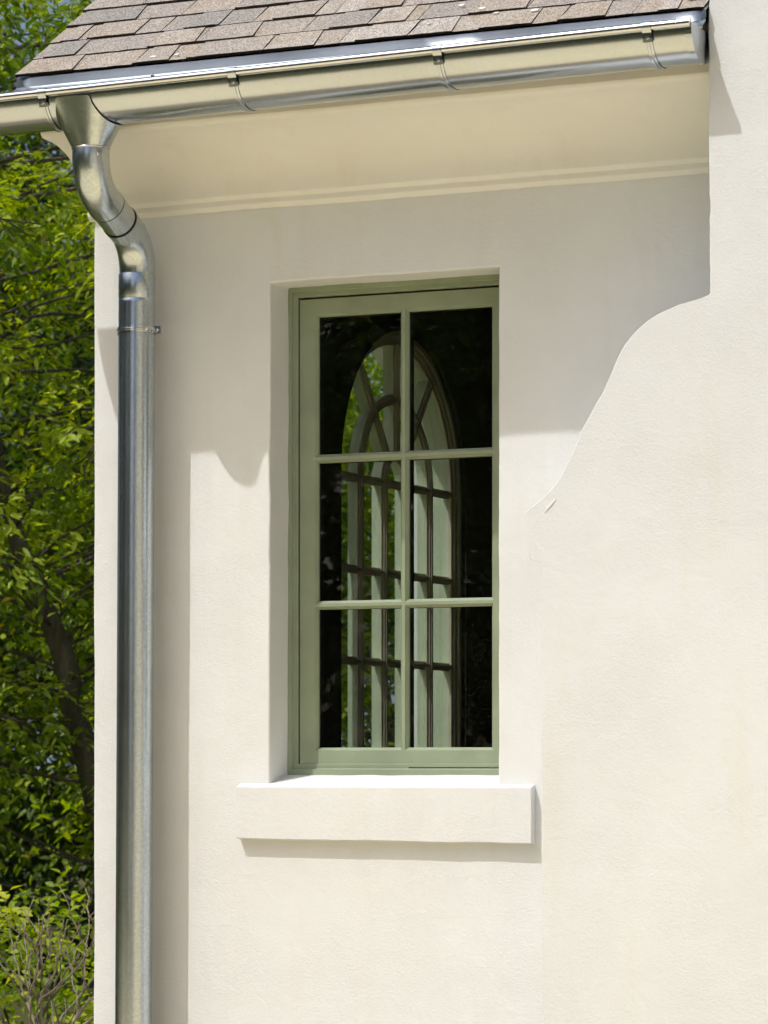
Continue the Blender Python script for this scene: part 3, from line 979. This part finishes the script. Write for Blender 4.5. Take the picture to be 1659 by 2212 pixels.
# ------------------------------------------------------------------ gutter
gutter = empty('gutter', (1.0, -0.428, 3.57), 'half-round galvanised steel gutter hung along the shingle eave', 'gutter')
GI = gutter.matrix_basis.inverted_safe() if False else Matrix.Translation((-1.0, 0.428, -3.57))
GX0, GX1 = -0.213, 2.146
GY, GR = -0.4115, 0.0920
def gz(x): return 3.6485 + 0.0096 * (x + 0.04)
def gpart(o):
    o.matrix_parent_inverse = GI
    return o
def gutter_parts():
    xs = spaced(GX0, GX1, 0.12)
    mb = MB(); rows = []
    NA = 36
    for x in xs:
        r = []
        wob = 0.0006 * nz(x, 1, 0, 3)
        for i in range(NA + 1):
            a = math.pi + math.pi * i / NA
            r.append((x, GY + (GR + wob) * math.cos(a), gz(x) + (GR + wob) * math.sin(a)))
        r.append((x, GY + GR, gz(x) + .006))
        ri = [(x, GY + (GR - .0018) * math.cos(math.pi + math.pi * i / NA), gz(x) + (GR - .0018) * math.sin(math.pi + math.pi * i / NA)) for i in range(NA, -1, -1)]
        r += [(x, GY + GR - .0018, gz(x) + .006)] + ri
        rows.append([len(mb.v) + i for i in range(len(r))]); mb.v += r
    for a, b in zip(rows, rows[1:]):
        k = len(a)
        for i in range(k):
            j = (i + 1) % k
            mb.f.append((a[i], b[i], b[j], a[j])); mb.m.append(0)
    o = mb.build('trough', M['zinc'], gutter, True); sharp(o, 50); gpart(o)
    mb = MB()
    mb.tube([(x, GY - GR - .003, gz(x) + .001) for x in xs], .0120, 18)
    o = mb.build('rolled_edge', M['zinc_bright'], gutter, True); sharp(o, 50); gpart(o)
    for x, sgn in ((GX0, -1), (GX1, 1)):
        mb = MB()
        for xx in (x, x + sgn * .0022):
            mb.poly([(xx, GY + (GR + .003) * math.cos(math.pi + math.pi * i / 30), gz(x) + (GR + .003) * math.sin(math.pi + math.pi * i / 30)) for i in range(31)])
        for i in range(30):
            a, b = math.pi + math.pi * i / 30, math.pi + math.pi * (i + 1) / 30
            for r0 in (GR + .003,):
                mb.quad((x - sgn * .016, GY + r0 * math.cos(a), gz(x) + r0 * math.sin(a)), (x - sgn * .016, GY + r0 * math.cos(b), gz(x) + r0 * math.sin(b)),
                        (x + sgn * .0022, GY + r0 * math.cos(b), gz(x) + r0 * math.sin(b)), (x + sgn * .0022, GY + r0 * math.cos(a), gz(x) + r0 * math.sin(a)))
        o = mb.build('end_cap', M['zinc'], gutter, True, normals=False); sharp(o, 40); gpart(o)
    for x in (0.1123, 0.7476, 1.3966, 2.0219):
        mb = MB()
        z = gz(x); hw = .0115
        # strap round the belly, with a raised rib
        pr = [(-hw, .001), (-hw, .0032), (-hw * .45, .0036), (-hw * .3, .006), (hw * .3, .006), (hw * .45, .0036), (hw, .0032), (hw, .001)]
        rows = []
        NB = 30
        for i in range(NB + 1):
            a = R(197 + (352 - 197) * i / NB)
            rows.append([])
            for (dx, dr) in pr:
                rows[-1].append(len(mb.v)); mb.v.append((x + dx, GY + (GR + dr) * math.cos(a), z + (GR + dr) * math.sin(a)))
        for a, b in zip(rows, rows[1:]):
            for i in range(len(pr) - 1):
                mb.f.append((a[i], b[i], b[i + 1], a[i + 1])); mb.m.append(0)
        # hook: clip over the bead and a flat tab down to the bolt
        by, bz, br = GY - GR - .003, z + .001, .0138
        hw2 = .0135
        pts = [(by + br * math.cos(R(a)), bz + br * math.sin(R(a))) for a in range(60, 216, 12)] + [(GY - GR - .0065, z - .016), (GY - GR - .004, z - .030), (GY - GR - .001, z - .040)]
        for (a, b) in zip(pts, pts[1:]):
            mb.quad((x - hw2, a[0], a[1]), (x + hw2, a[0], a[1]), (x + hw2, b[0], b[1]), (x - hw2, b[0], b[1]))
            mb.quad((x - hw2, a[0] + .0015, a[1] - .001), (x + hw2, a[0] + .0015, a[1] - .001), (x + hw2, b[0] + .0015, b[1] - .001), (x - hw2, b[0] + .0015, b[1] - .001))
        o = mb.build('bracket', M['zinc'], gutter, True, normals=False); sharp(o, 35); gpart(o)
        mb = MB(); mb.tube([(x, GY - GR - .003, z - .030), (x, GY - GR - .009, z - .030)], [.0055, .0042], 8)
        b = mb.build('bolt', M['zinc_bright'], o)
gutter_parts()

# ------------------------------------------------------------------ downspout
spout = empty('downspout', (0.20, -0.095, 0.0), 'round galvanised steel downspout with an S-bend at the wall corner', 'downspout')
SI = Matrix.Translation((-0.20, 0.095, 0.0))
def sp(o):
    o.matrix_parent_inverse = SI
    return o
HX, HY = 0.2225, -0.4115
PR = 0.0550
def hopper():
    zg = gz(HX); zb = 3.490
    mb = MB(); K = 64; rows = []
    NL = 14
    for l in range(NL + 1):
        t = l / NL
        r = []
        for j in range(K):
            a = 2 * math.pi * j / K
            c, s = math.cos(a), math.sin(a)
            # saddle on the gutter: flat front edge, flanks flaring to the belly
            deg = math.degrees(a) % 360
            G_ = GR + .001
            ring = [(0, .316, HY), (42, .297, HY + .075), (60, .283, HY + G_), (90, .226, HY + G_), (120, .170, HY + G_), (138, .150, HY + .075), (180, .128, HY),
                    (222, .142, HY - .070), (237, .154, HY - G_), (270, .2115, HY - G_ - .001), (303, .269, HY - G_), (318, .285, HY - .070), (360, .316, HY)]
            for (d0, xa, ya), (d1, xb, yb) in zip(ring, ring[1:]):
                if d0 <= deg <= d1:
                    w_ = (deg - d0) / (d1 - d0)
                    tx, ty = xa + (xb - xa) * w_, ya + (yb - ya) * w_
                    break
            d = min(abs(ty - HY), GR + .0008)
            tz = zg - math.sqrt(max(0, (GR + .0025) ** 2 - d * d)) + .001
            bx, by, bz = HX + PR * c, HY + PR * s, zb
            k = t
            r.append(len(mb.v)); mb.v.append((tx + (bx - tx) * k, ty + (by - ty) * k, tz + (bz - tz) * k))
        rows.append(r)
    for a, b in zip(rows, rows[1:]):
        for j in range(K):
            q = (j + 1) % K
            mb.f.append((a[j], a[q], b[q], b[j])); mb.m.append(0)
    o = mb.build('hopper', M['zinc_hopper'], spout, True); sp(o); sharp(o, 60)
    # dark saddle joint
    top = [mb.v[i] for i in rows[0]]
    m2 = MB(); m2.tube([top[j % K] for j in range(-14, 20)], .0016, 6)
    j = m2.build('joint', M['seam'], o, True)
    return zb
zb = hopper()
def s_bend():
    a = R(67); dy, ztop, zend = HY - (-0.095), zb - .012, 3.158
    Dy, Dz = -dy, ztop - zend
    # Dy = 2R(1-cos)+L sin ; Dz = 2R sin + L cos
    ca, sa = math.cos(a), math.sin(a)
    A = np.array([[2 * (1 - ca), sa], [2 * sa, ca]]); Rb, Lm = np.linalg.solve(A, np.array([Dy, Dz]))
    pts1 = []
    n = 20
    for i in range(n + 1):
        t = a * i / n
        pts1.append((HY + Rb * (1 - math.cos(t)), ztop - Rb * math.sin(t)))
    y1, z1 = pts1[-1]
    y2, z2 = y1 + Lm * sa, z1 - Lm * ca
    pts2 = []
    for i in range(n + 1):
        t = a * (1 - i / n)
        pts2.append((y2 + Rb * (math.cos(t) - ca), z2 - Rb * (sa - math.sin(t))))
    xx = lambda z: 0.2065 + (HX - 0.2065) * (z - zend) / (ztop - zend)
    V = lambda p: (xx(p[1]), p[0], p[1])
    dirv = Vector((0, sa, -ca))
    e1 = Vector(V((y1, z1))); e2 = Vector(V((y2, z2)))
    mid = (e2 - e1)
    c1 = e1 + mid * .16; c2 = e1 + mid * .74
    mb = MB(); mb.tube([(HX, HY, zb + .002)] + [V(p) for p in pts1] + [tuple(c1)], [PR] + [PR + .001] * len(pts1) + [PR + .0018], 40, cap=False, up=(1, 0, 0))
    o = mb.build('elbow', M['zinc_pipe'], spout, True); sp(o)
    mb = MB(); mb.tube([tuple(c1 + mid * .004), tuple(c1 + mid * .028)], PR + .0022, 40, cap=False, up=(1, 0, 0)); sp(mb.build('joint', M['seam'], spout, True))
    mb = MB(); mb.tube([tuple(e1), tuple(e2)], PR - .0005, 40, cap=False, up=(1, 0, 0)); sp(mb.build('bend_pipe', M['zinc_pipe'], spout, True))
    mb = MB(); mb.tube([tuple(c2 - mid * .02), tuple(c2 + mid * .012)], PR + .0020, 40, cap=False, up=(1, 0, 0)); sp(mb.build('joint', M['seam'], spout, True))
    mb = MB(); mb.tube([tuple(c2), tuple(c2 + mid * .10)] + [V(p) for p in pts2] + [(xx(zend - .03), -0.095, zend - .03)], [PR + .0016, PR + .0012] + [PR + .0006] * len(pts2) + [PR], 40, cap=False, up=(1, 0, 0))
    o = mb.build('elbow', M['zinc_pipe'], spout, True); sp(o)
    # folded seam along the outside of the lower elbow
    sd = Vector((math.cos(R(20)), 0, 0))
    mb = MB(); mb.tube([tuple(Vector(V(p)) + Vector((PR * .80, -PR * .58, 0))) for p in pts2[4:]], .0016, 6); mb.build('elbow_seam', M['zinc_pipe'], o, True)
    # rolled ring and rivet below the hopper
    mb = MB(); K = 48
    mb.tube([(HX + (PR + .001) * math.cos(2 * math.pi * i / K), HY + (PR + .001) * math.sin(2 * math.pi * i / K), zb + .001) for i in range(K + 1)], .0028, 8)
    sp(mb.build('collar', M['zinc_bright'], spout, True))
    an = R(-38)
    mb = MB(); c, s = math.cos(an), math.sin(an)
    mb.tube([(HX + PR * c, HY + PR * s, zb - .022), (HX + (PR + .004) * c, HY + (PR + .004) * s, zb - .022)], [.0055, .004], 10)
    sp(mb.build('rivet', M['zinc_bright'], spout, True))
s_bend()
def px_x(z): return 0.2058 - 0.0055 * (3.158 - z)
mb = MB()
zs = [3.160, 3.158, 3.086, 3.084, 3.081, 3.079] + [3.07 - 0.1 * i for i in range(31)]
rad = [PR + .0012, PR + .0022, PR + .0022, PR + .0010, PR + .0010, PR + .0022] + [PR + .0018 + .0003 * nz(0, 0, z, 3) for z in zs[6:]]
zs[-1] = 0.05
mb.tube([(px_x(z), -0.095, z) for z in zs], rad, 48, cap=False, up=(1, 0, 0))
o = mb.build('pipe', M['zinc_pipe'], spout, True); sp(o); sharp(o, 35)
sm = o.modifiers.new('gauge', 'SOLIDIFY'); sm.thickness = .0015; sm.offset = -1
def clamp(z):
    x = px_x(z); mb = MB(); K = 48
    r = PR + .0035
    pr = [(-.0095, 0), (-.0095, .0016), (-.004, .0018), (-.003, .0036), (.003, .0036), (.004, .0018), (.0095, .0016), (.0095, 0)]
    rows = []
    for i in range(K + 1):
        a = 2 * math.pi * i / K
        rows.append([])
        for (dz, dr) in pr:
            rows[-1].append(len(mb.v)); mb.v.append((x + (r + dr) * math.cos(a), -0.095 + (r + dr) * math.sin(a), z + dz))
    for a, b in zip(rows, rows[1:]):
        for i in range(len(pr) - 1):
            mb.f.append((a[i], b[i], b[i + 1], a[i + 1])); mb.m.append(0)
    # ears either side where the two halves bolt together
    mb.box(x + r - .004, x + r + .026, -.0995, -.0970, z - .0115, z + .0115)
    mb.box(x + r - .004, x + r + .026, -.0935, -.0910, z - .0115, z + .0115)
    mb.box(x - r - .009, x - r + .004, -.0980, -.0955, z - .0115, z + .0115)
    o = mb.build('clamp', M['zinc_bright'], spout, True, normals=True); sp(o); sharp(o, 35)
    mb = MB(); mb.tube([(x + r + .013, -.088, z), (x + r + .013, -.1055, z)], [.006, .0052], 6); mb.build('bolt', M['zinc_bright'], o)
    mb = MB(); mb.tube([(x + r - .008, -.125, z), (x + r - .003, -.133, z)], [.006, .004], 10); mb.build('rivet', M['zinc_bright'], o, True)
    mb = MB(); mb.tube([(x, -.04, z), (x, .02, z)], .005, 10); mb.build('wall_screw', M['zinc'], o, True)
clamp(2.985)
clamp(0.55)

# ------------------------------------------------------------------ vegetation
CP = Vector((5.0576, -8.9346, 1.65)); FW = Vector((-math.sin(THETA), math.cos(THETA), 0)); RT = Vector((math.cos(THETA), math.sin(THETA), 0))

def leaves_mesh(name, sprigs, rng, ln=.078, wd=.030, per=9, twig=.26, mat=None, parent=None, tone_c=None):
    """sprigs: (n,3) twig bases, (n,3) directions -> one mesh of folded leaf blades hung along each twig"""
    base, dirs, tonec = sprigs
    n = len(base)
    k = per
    t = (np.arange(k) + .6) / k
    pos = base[:, None, :] + dirs[:, None, :] * (t[None, :, None] * twig)
    pos[:, :, 2] -= (t[None, :] ** 2) * twig * .35
    pos += rng.normal(0, .018, pos.shape)
    side = np.where(np.arange(k) % 2 == 0, 1.0, -1.0)
    up = np.array([0, 0, 1.0])
    lat = np.cross(dirs, up); lat /= (np.linalg.norm(lat, axis=1, keepdims=True) + 1e-6)
    ax = lat[:, None, :] * side[None, :, None] * .85 + dirs[:, None, :] * .55 + rng.normal(0, .33, (n, k, 3))
    ax[:, :, 2] -= .38
    ax /= np.linalg.norm(ax, axis=2, keepdims=True)
    nr = up[None, None, :] * .4 + np.array([-.31, -.43, .85])[None, None, :] * .6 + rng.normal(0, .42, (n, k, 3)) + dirs[:, None, :] * .45
    sd = np.cross(ax, nr); sd /= (np.linalg.norm(sd, axis=2, keepdims=True) + 1e-6)
    nn = np.cross(sd, ax)
    sc = rng.uniform(.62, 1.2, (n, k, 1))
    L = ln * sc; W = wd * sc * rng.uniform(.8, 1.15, (n, k, 1))
    p0 = pos; tip = pos + ax * L - nn * L * .10
    m1 = pos + ax * L * .32; m2 = pos + ax * L * .66 - nn * L * .03
    l1 = m1 + sd * W * .46 + nn * W * .16; l2 = m2 + sd * W * .40 + nn * W * .12
    r1 = m1 - sd * W * .46 + nn * W * .16; r2 = m2 - sd * W * .40 + nn * W * .12
    V = np.stack([p0, l1, l2, tip, r2, r1], axis=2).reshape(-1, 3)
    N_ = n * k
    F = (np.arange(N_)[:, None] * 6 + np.array([0, 1, 2, 3, 0, 3, 4, 5])[None, :]).reshape(-1)
    me = bpy.data.meshes.new(name)
    me.vertices.add(N_ * 6); me.vertices.foreach_set('co', V.astype(np.float32).ravel())
    me.loops.add(N_ * 8); me.loops.foreach_set('vertex_index', F.astype(np.int32))
    me.polygons.add(N_ * 2); me.polygons.foreach_set('loop_start', (np.arange(N_ * 2) * 4).astype(np.int32))
    me.polygons.foreach_set('loop_total', np.full(N_ * 2, 4, dtype=np.int32))
    me.update(calc_edges=True)
    tn = np.clip(tonec[:, None] + rng.normal(0, .22, (n, k)), 0, .93)
    tn[rng.random((n, k)) < .012] = 1.0
    at = me.attributes.new('tone', 'FLOAT', 'FACE')
    at.data.foreach_set('value', np.repeat(tn.ravel(), 2).astype(np.float32))
    me.materials.append(mat)
    o = bpy.data.objects.new(name, me)
    link(o, parent)
    return o

def crown_sprigs(rng, clumps, per_clump, out=0.6):
    """clumps: list of (centre, radius); twigs spring outward from each clump and droop a little"""
    B, D, T = [], [], []
    for (c, r) in clumps:
        m = int(per_clump * (r / .5) ** 2)
        d = rng.normal(0, 1, (m, 3)); d /= np.linalg.norm(d, axis=1, keepdims=True)
        rad = r * rng.uniform(.25, 1.0, (m, 1)) ** .6
        B.append(np.array(c)[None, :] + d * rad * np.array([1, 1, .72]))
        dd = d * out + rng.normal(0, .45, (m, 3)); dd[:, 2] += .05
        D.append(dd / np.linalg.norm(dd, axis=1, keepdims=True))
        T.append(np.clip(.5 + .12 * rng.normal() + .25 * d[:, 2] + rng.normal(0, .08, m), 0, .9))  # clump tops get lighter leaf colour, imitating light from above
    return np.concatenate(B), np.concatenate(D), np.concatenate(T)

def limb(mb, a, b, r0, r1, rnd, n=7, wob=.08, k=9):
    a, b = Vector(a), Vector(b)
    L = (b - a).length
    pts, rr = [], []
    o = rnd.uniform(0, 50)
    for i in range(n + 1):
        t = i / n
        p = a.lerp(b, t)
        w = wob * L * math.sin(math.pi * t)
        p += Vector((nz(o, t * 2, 0), nz(o, t * 2, 5), nz(o, t * 2, 9) * .5)) * w * 1.6
        pts.append(tuple(p)); rr.append(r0 + (r1 - r0) * t)
    mb.tube(pts, rr, k, cap=True)
    return pts

def tree(loc, label, seed, trunk_pts, trunk_r, clumps, per_clump, mat, ln=.078, wd=.030, group=None, per=9, twig=.26):
    rng = np.random.default_rng(seed); rnd = random.Random(seed)
    root = empty('tree', loc, label, 'tree', group)
    mb = MB()
    lo = Vector(loc)
    tp = [Vector(p) for p in trunk_pts]
    # smooth trunk
    pts = []
    for i in range(len(tp) - 1):
        for s in range(6):
            pts.append(tp[i].lerp(tp[i + 1], s / 6) + Vector((nz(i + s / 6, seed, 0) * .05, nz(i + s / 6, seed, 7) * .05, 0)))
    pts.append(tp[-1])
    rr = [trunk_r * (1 - .75 * i / (len(pts) - 1)) for i in range(len(pts))]
    rr[0] *= 1.35; rr[1] *= 1.12
    mb.tube([tuple(p) for p in pts], rr, 14)
    for (c, r) in clumps:
        c = Vector(c)
        best = min(range(2, len(pts)), key=lambda i: (pts[i] - c).length + max(0, pts[i].z - c.z + .3) * 2)
        limb(mb, pts[best], c, min(rr[best] * .5, .006 + .003 * (pts[best] - c).length), .004, rnd)
        for _ in range(5):
            d = Vector((rnd.gauss(0, 1), rnd.gauss(0, 1), rnd.gauss(0, .7))).normalized()
            limb(mb, c, c + d * r * .85, .006, .0025, rnd, 4, .1, 5)
    tr = mb.build('trunk', M['bark'], root, True)
    lv = leaves_mesh('crown', crown_sprigs(rng, clumps, per_clump), rng, ln, wd, per, twig, mat, root)
    lv['kind'] = 'stuff'
    for ch in (tr, lv): ch.matrix_parent_inverse = Matrix.Translation(-lo)
    return root

def spot(u, v, t):
    return CP + (FW + RT * ((u - 829.5) / 7040.0)) * t + Vector((0, 0, -(v - 1650.0) / 7040.0 * t))

# the leaning tree beside the corner
def clump_fill(seed, centre, rx, ry, rz, n, r0, r1, keep=None):
    rnd = random.Random(seed); out = []
    tries = 0
    while len(out) < n and tries < 5000:
        tries += 1
        d = Vector((rnd.gauss(0, 1), rnd.gauss(0, 1), rnd.gauss(0, 1))).normalized() * (rnd.uniform(.2, 1) ** .5)
        c = (centre[0] + d.x * rx, centre[1] + d.y * ry, centre[2] + d.z * rz)
        r = rnd.uniform(r0, r1)
        if c[2] - r * .6 < .05: continue
        if c[0] + r + .25 > -.45 and c[1] < 6.4: continue
        if keep and not keep(Vector(c), r): continue
        if all((Vector(c) - Vector(o[0])).length > .55 * (r + o[1]) for o in out):
            out.append((c, r))
    return out

T = 18.0
b0 = spot(262, 1650, T); b0.z = 0
tp = [b0, spot(232, 1800, T), spot(190, 1640, T), spot(150, 1470, T), spot(105, 1330, T), spot(45, 1190, T), spot(0, 1040, T) , spot(-40, 700, T), spot(-60, 200, T), spot(-50, -300, T)]
def clear_of_trunk(c, r):
    d = c - CP
    dep = d.dot(FW)
    if dep > T + .1: return True
    u, v = 829.5 + 7040 * d.dot(RT) / dep, 1650 - 7040 * d.z / dep
    if v < 1210: return True
    uu = 45 + (v - 1190) * (150 / 450.0)                # the visible run of the trunk
    return not (v < 1660 and abs(u - uu) < 30 + r * 270)
cl = clump_fill(3, tuple(spot(70, 700, T)), 2.3, 2.2, 3.3, 100, .30, .48, clear_of_trunk)
tree(tuple(b0), 'bright green leafy tree with a leaning trunk beside the wall corner', 5, tp, .088, cl, 124, M['leaf_a'])

# bushy tree further back
c2 = spot(60, 900, 25); b = Vector((c2.x + .5, c2.y + .3, 0))
cl = clump_fill(8, (c2.x, c2.y, 3.0), 3.2, 2.2, 3.4, 95, .5, .85)
tree(tuple(b), 'darker green tree behind the leaning tree', 9, [b, b + Vector((.1, 0, 1.5)), b + Vector((-.2, .1, 3.2)), b + Vector((-.3, 0, 5.4))], .14, cl, 50, M['leaf_b'], .10, .042, per=8, twig=.32)
c5 = spot(-60, 700, 34); b = Vector((c5.x, c5.y, 0))
cl = clump_fill(41, (c5.x, c5.y, 4.6), 4.0, 2.6, 4.4, 80, .7, 1.15)
tree(tuple(b), 'tall dark tree farthest back, filling the gaps between nearer leaves', 43, [b, b + Vector((.1, 0, 2.5)), b + Vector((-.2, .1, 5.2)), b + Vector((.1, 0, 8.2))], .2, cl, 16, M['leaf_b'], .16, .08, per=8, twig=.45)
# a tree beyond the arched window
c4 = spot(850, 1500, 21); b = Vector((c4.x - .3, c4.y + .6, 0))
cl = clump_fill(28, (c4.x, c4.y, 2.5), 2.6, 1.8, 2.6, 50, .5, .85)
tree(tuple(b), 'green tree seen through the arched window at the back of the room', 29, [b, b + Vector((.1, 0, 1.2)), b + Vector((-.2, .1, 2.6)), b + Vector((.1, 0, 4.4))], .13, cl, 30, M['leaf_a'], .10, .044, per=8, twig=.32)

# low bush by the ground
c3 = spot(60, 2050, 15.6)
cl = clump_fill(12, (c3.x - .2, c3.y, .55), 1.7, 1.2, .5, 34, .24, .38)
root = empty('bush', (c3.x, c3.y, 0), 'low light green bush behind the bare twigs at lower left', 'bush')
rng = np.random.default_rng(4)
lv = leaves_mesh('foliage', crown_sprigs(rng, cl, 60), rng, .06, .032, 8, .2, M['leaf_a'], root); lv['kind'] = 'stuff'
lv.matrix_parent_inverse = Matrix.Translation((-c3.x, -c3.y, 0))
mb = MB(); rnd = random.Random(3)
for (c, r) in cl: limb(mb, (c3.x + rnd.uniform(-.15, .15), c3.y + rnd.uniform(-.15, .15), 0), c, .014, .005, rnd, 5, .1, 6)
st = mb.build('stems', M['bark'], root, True); st.matrix_parent_inverse = Matrix.Translation((-c3.x, -c3.y, 0))

# bare shrub in front of it
def bare_shrub():
    t = 12.6
    base = spot(5, 1650, t); base.z = 0
    root = empty('bare_shrub', tuple(base), 'bare twiggy grey-brown shrub at the lower left', 'shrub')
    rnd = random.Random(31)
    mb = MB()
    def grow(p, d, L, r, depth):
        q = p + d * L
        pts = limb(mb, p, q, r, r * .68, rnd, 6, .10, 6)
        q = Vector(pts[-1])
        if depth == 0: return
        nb = 3 if depth > 1 and rnd.random() < .5 else 2
        for i in range(nb):
            nd = (d + Vector((rnd.gauss(0, .42), rnd.gauss(0, .42), rnd.uniform(-.05, .38)))).normalized()
            grow(q, nd, L * rnd.uniform(.58, .86), r * .66, depth - 1)
        if rnd.random() < .6:
            m = Vector(pts[3]); nd = (d + Vector((rnd.gauss(0, .6), rnd.gauss(0, .6), .15))).normalized()
            grow(m, nd, L * .45, r * .45, max(0, depth - 2))
    for i in range(3):
        d = Vector((rnd.gauss(.15, .26), rnd.gauss(0, .22), 1)).normalized()
        grow(base + Vector((rnd.uniform(-.10, .10), rnd.uniform(-.1, .1), 0)), d, .48, .0095, 3)
    o = mb.build('branches', M['twig'], root, True); o.matrix_parent_inverse = Matrix.Translation(-base)
bare_shrub()

# trees in the garden facing the house: they show only as reflections in the panes and the metal
def garden_tree():
    loc = (-3.4, -14.5, 0)
    b = Vector(loc)
    cl = clump_fill(19, (b.x, b.y, 4.3), 2.5, 2.5, 2.9, 60, .55, .95)
    return tree(loc, 'garden tree facing the house, mirrored dimly in the window panes', 23, [b, b + Vector((.1, .1, 1.6)), b + Vector((-.1, 0, 3.6)), b + Vector((0, 0, 6.4))], .16, cl, 20, M['leaf_b'], .13, .06, 'trees mirrored in the window panes', 8, .34)
gt = garden_tree()
for (x, y, s, a) in ((-7.6, -13.5, 1.35, 70), (-5.6, -18.0, 1.6, 140), (-3.5, -21.5, 1.6, 215), (-11.0, -17.5, 1.6, 290), (-10.5, -8.5, 1.3, 20), (-9.5, -3.2, 1.2, 110), (-14.0, -12.0, 1.5, 200)):
    r = gt.copy(); link(r); r.location = (x, y, 0); r.rotation_euler = (0, 0, R(a)); r.scale = (s, s, s)
    for ch in gt.children:
        c = ch.copy(); link(c); c.parent = r

# dark wood closing the far side of the garden (seen only mirrored in glass and metal)
def woodland():
    rng = np.random.default_rng(77)
    n = 8500
    x = rng.uniform(-50, -4, n); y = -27 - 5 * rng.random(n) - .012 * (x + 10) ** 2 * 0
    top = 13.5 + 2.5 * np.sin(x * .6) + 1.5 * np.sin(x * 1.7 + 1)
    z = rng.random(n) ** .9 * top
    side = rng.random(n) < .35
    y2 = rng.uniform(-30, 2, n); x2 = -24 - 5 * rng.random(n)
    x = np.where(side, x2, x); y = np.where(side, y2, y)
    base = np.stack([x, y, z], 1)
    d = rng.normal(0, 1, (n, 3)); d[:, 1] += .6; d /= np.linalg.norm(d, axis=1, keepdims=True)
    o = leaves_mesh('woodland', (base, d, rng.uniform(.1, .6, n)), rng, .55, .30, 7, 1.3, M['leaf_b'])
    tag(o, None, None, kind='stuff')
woodland()
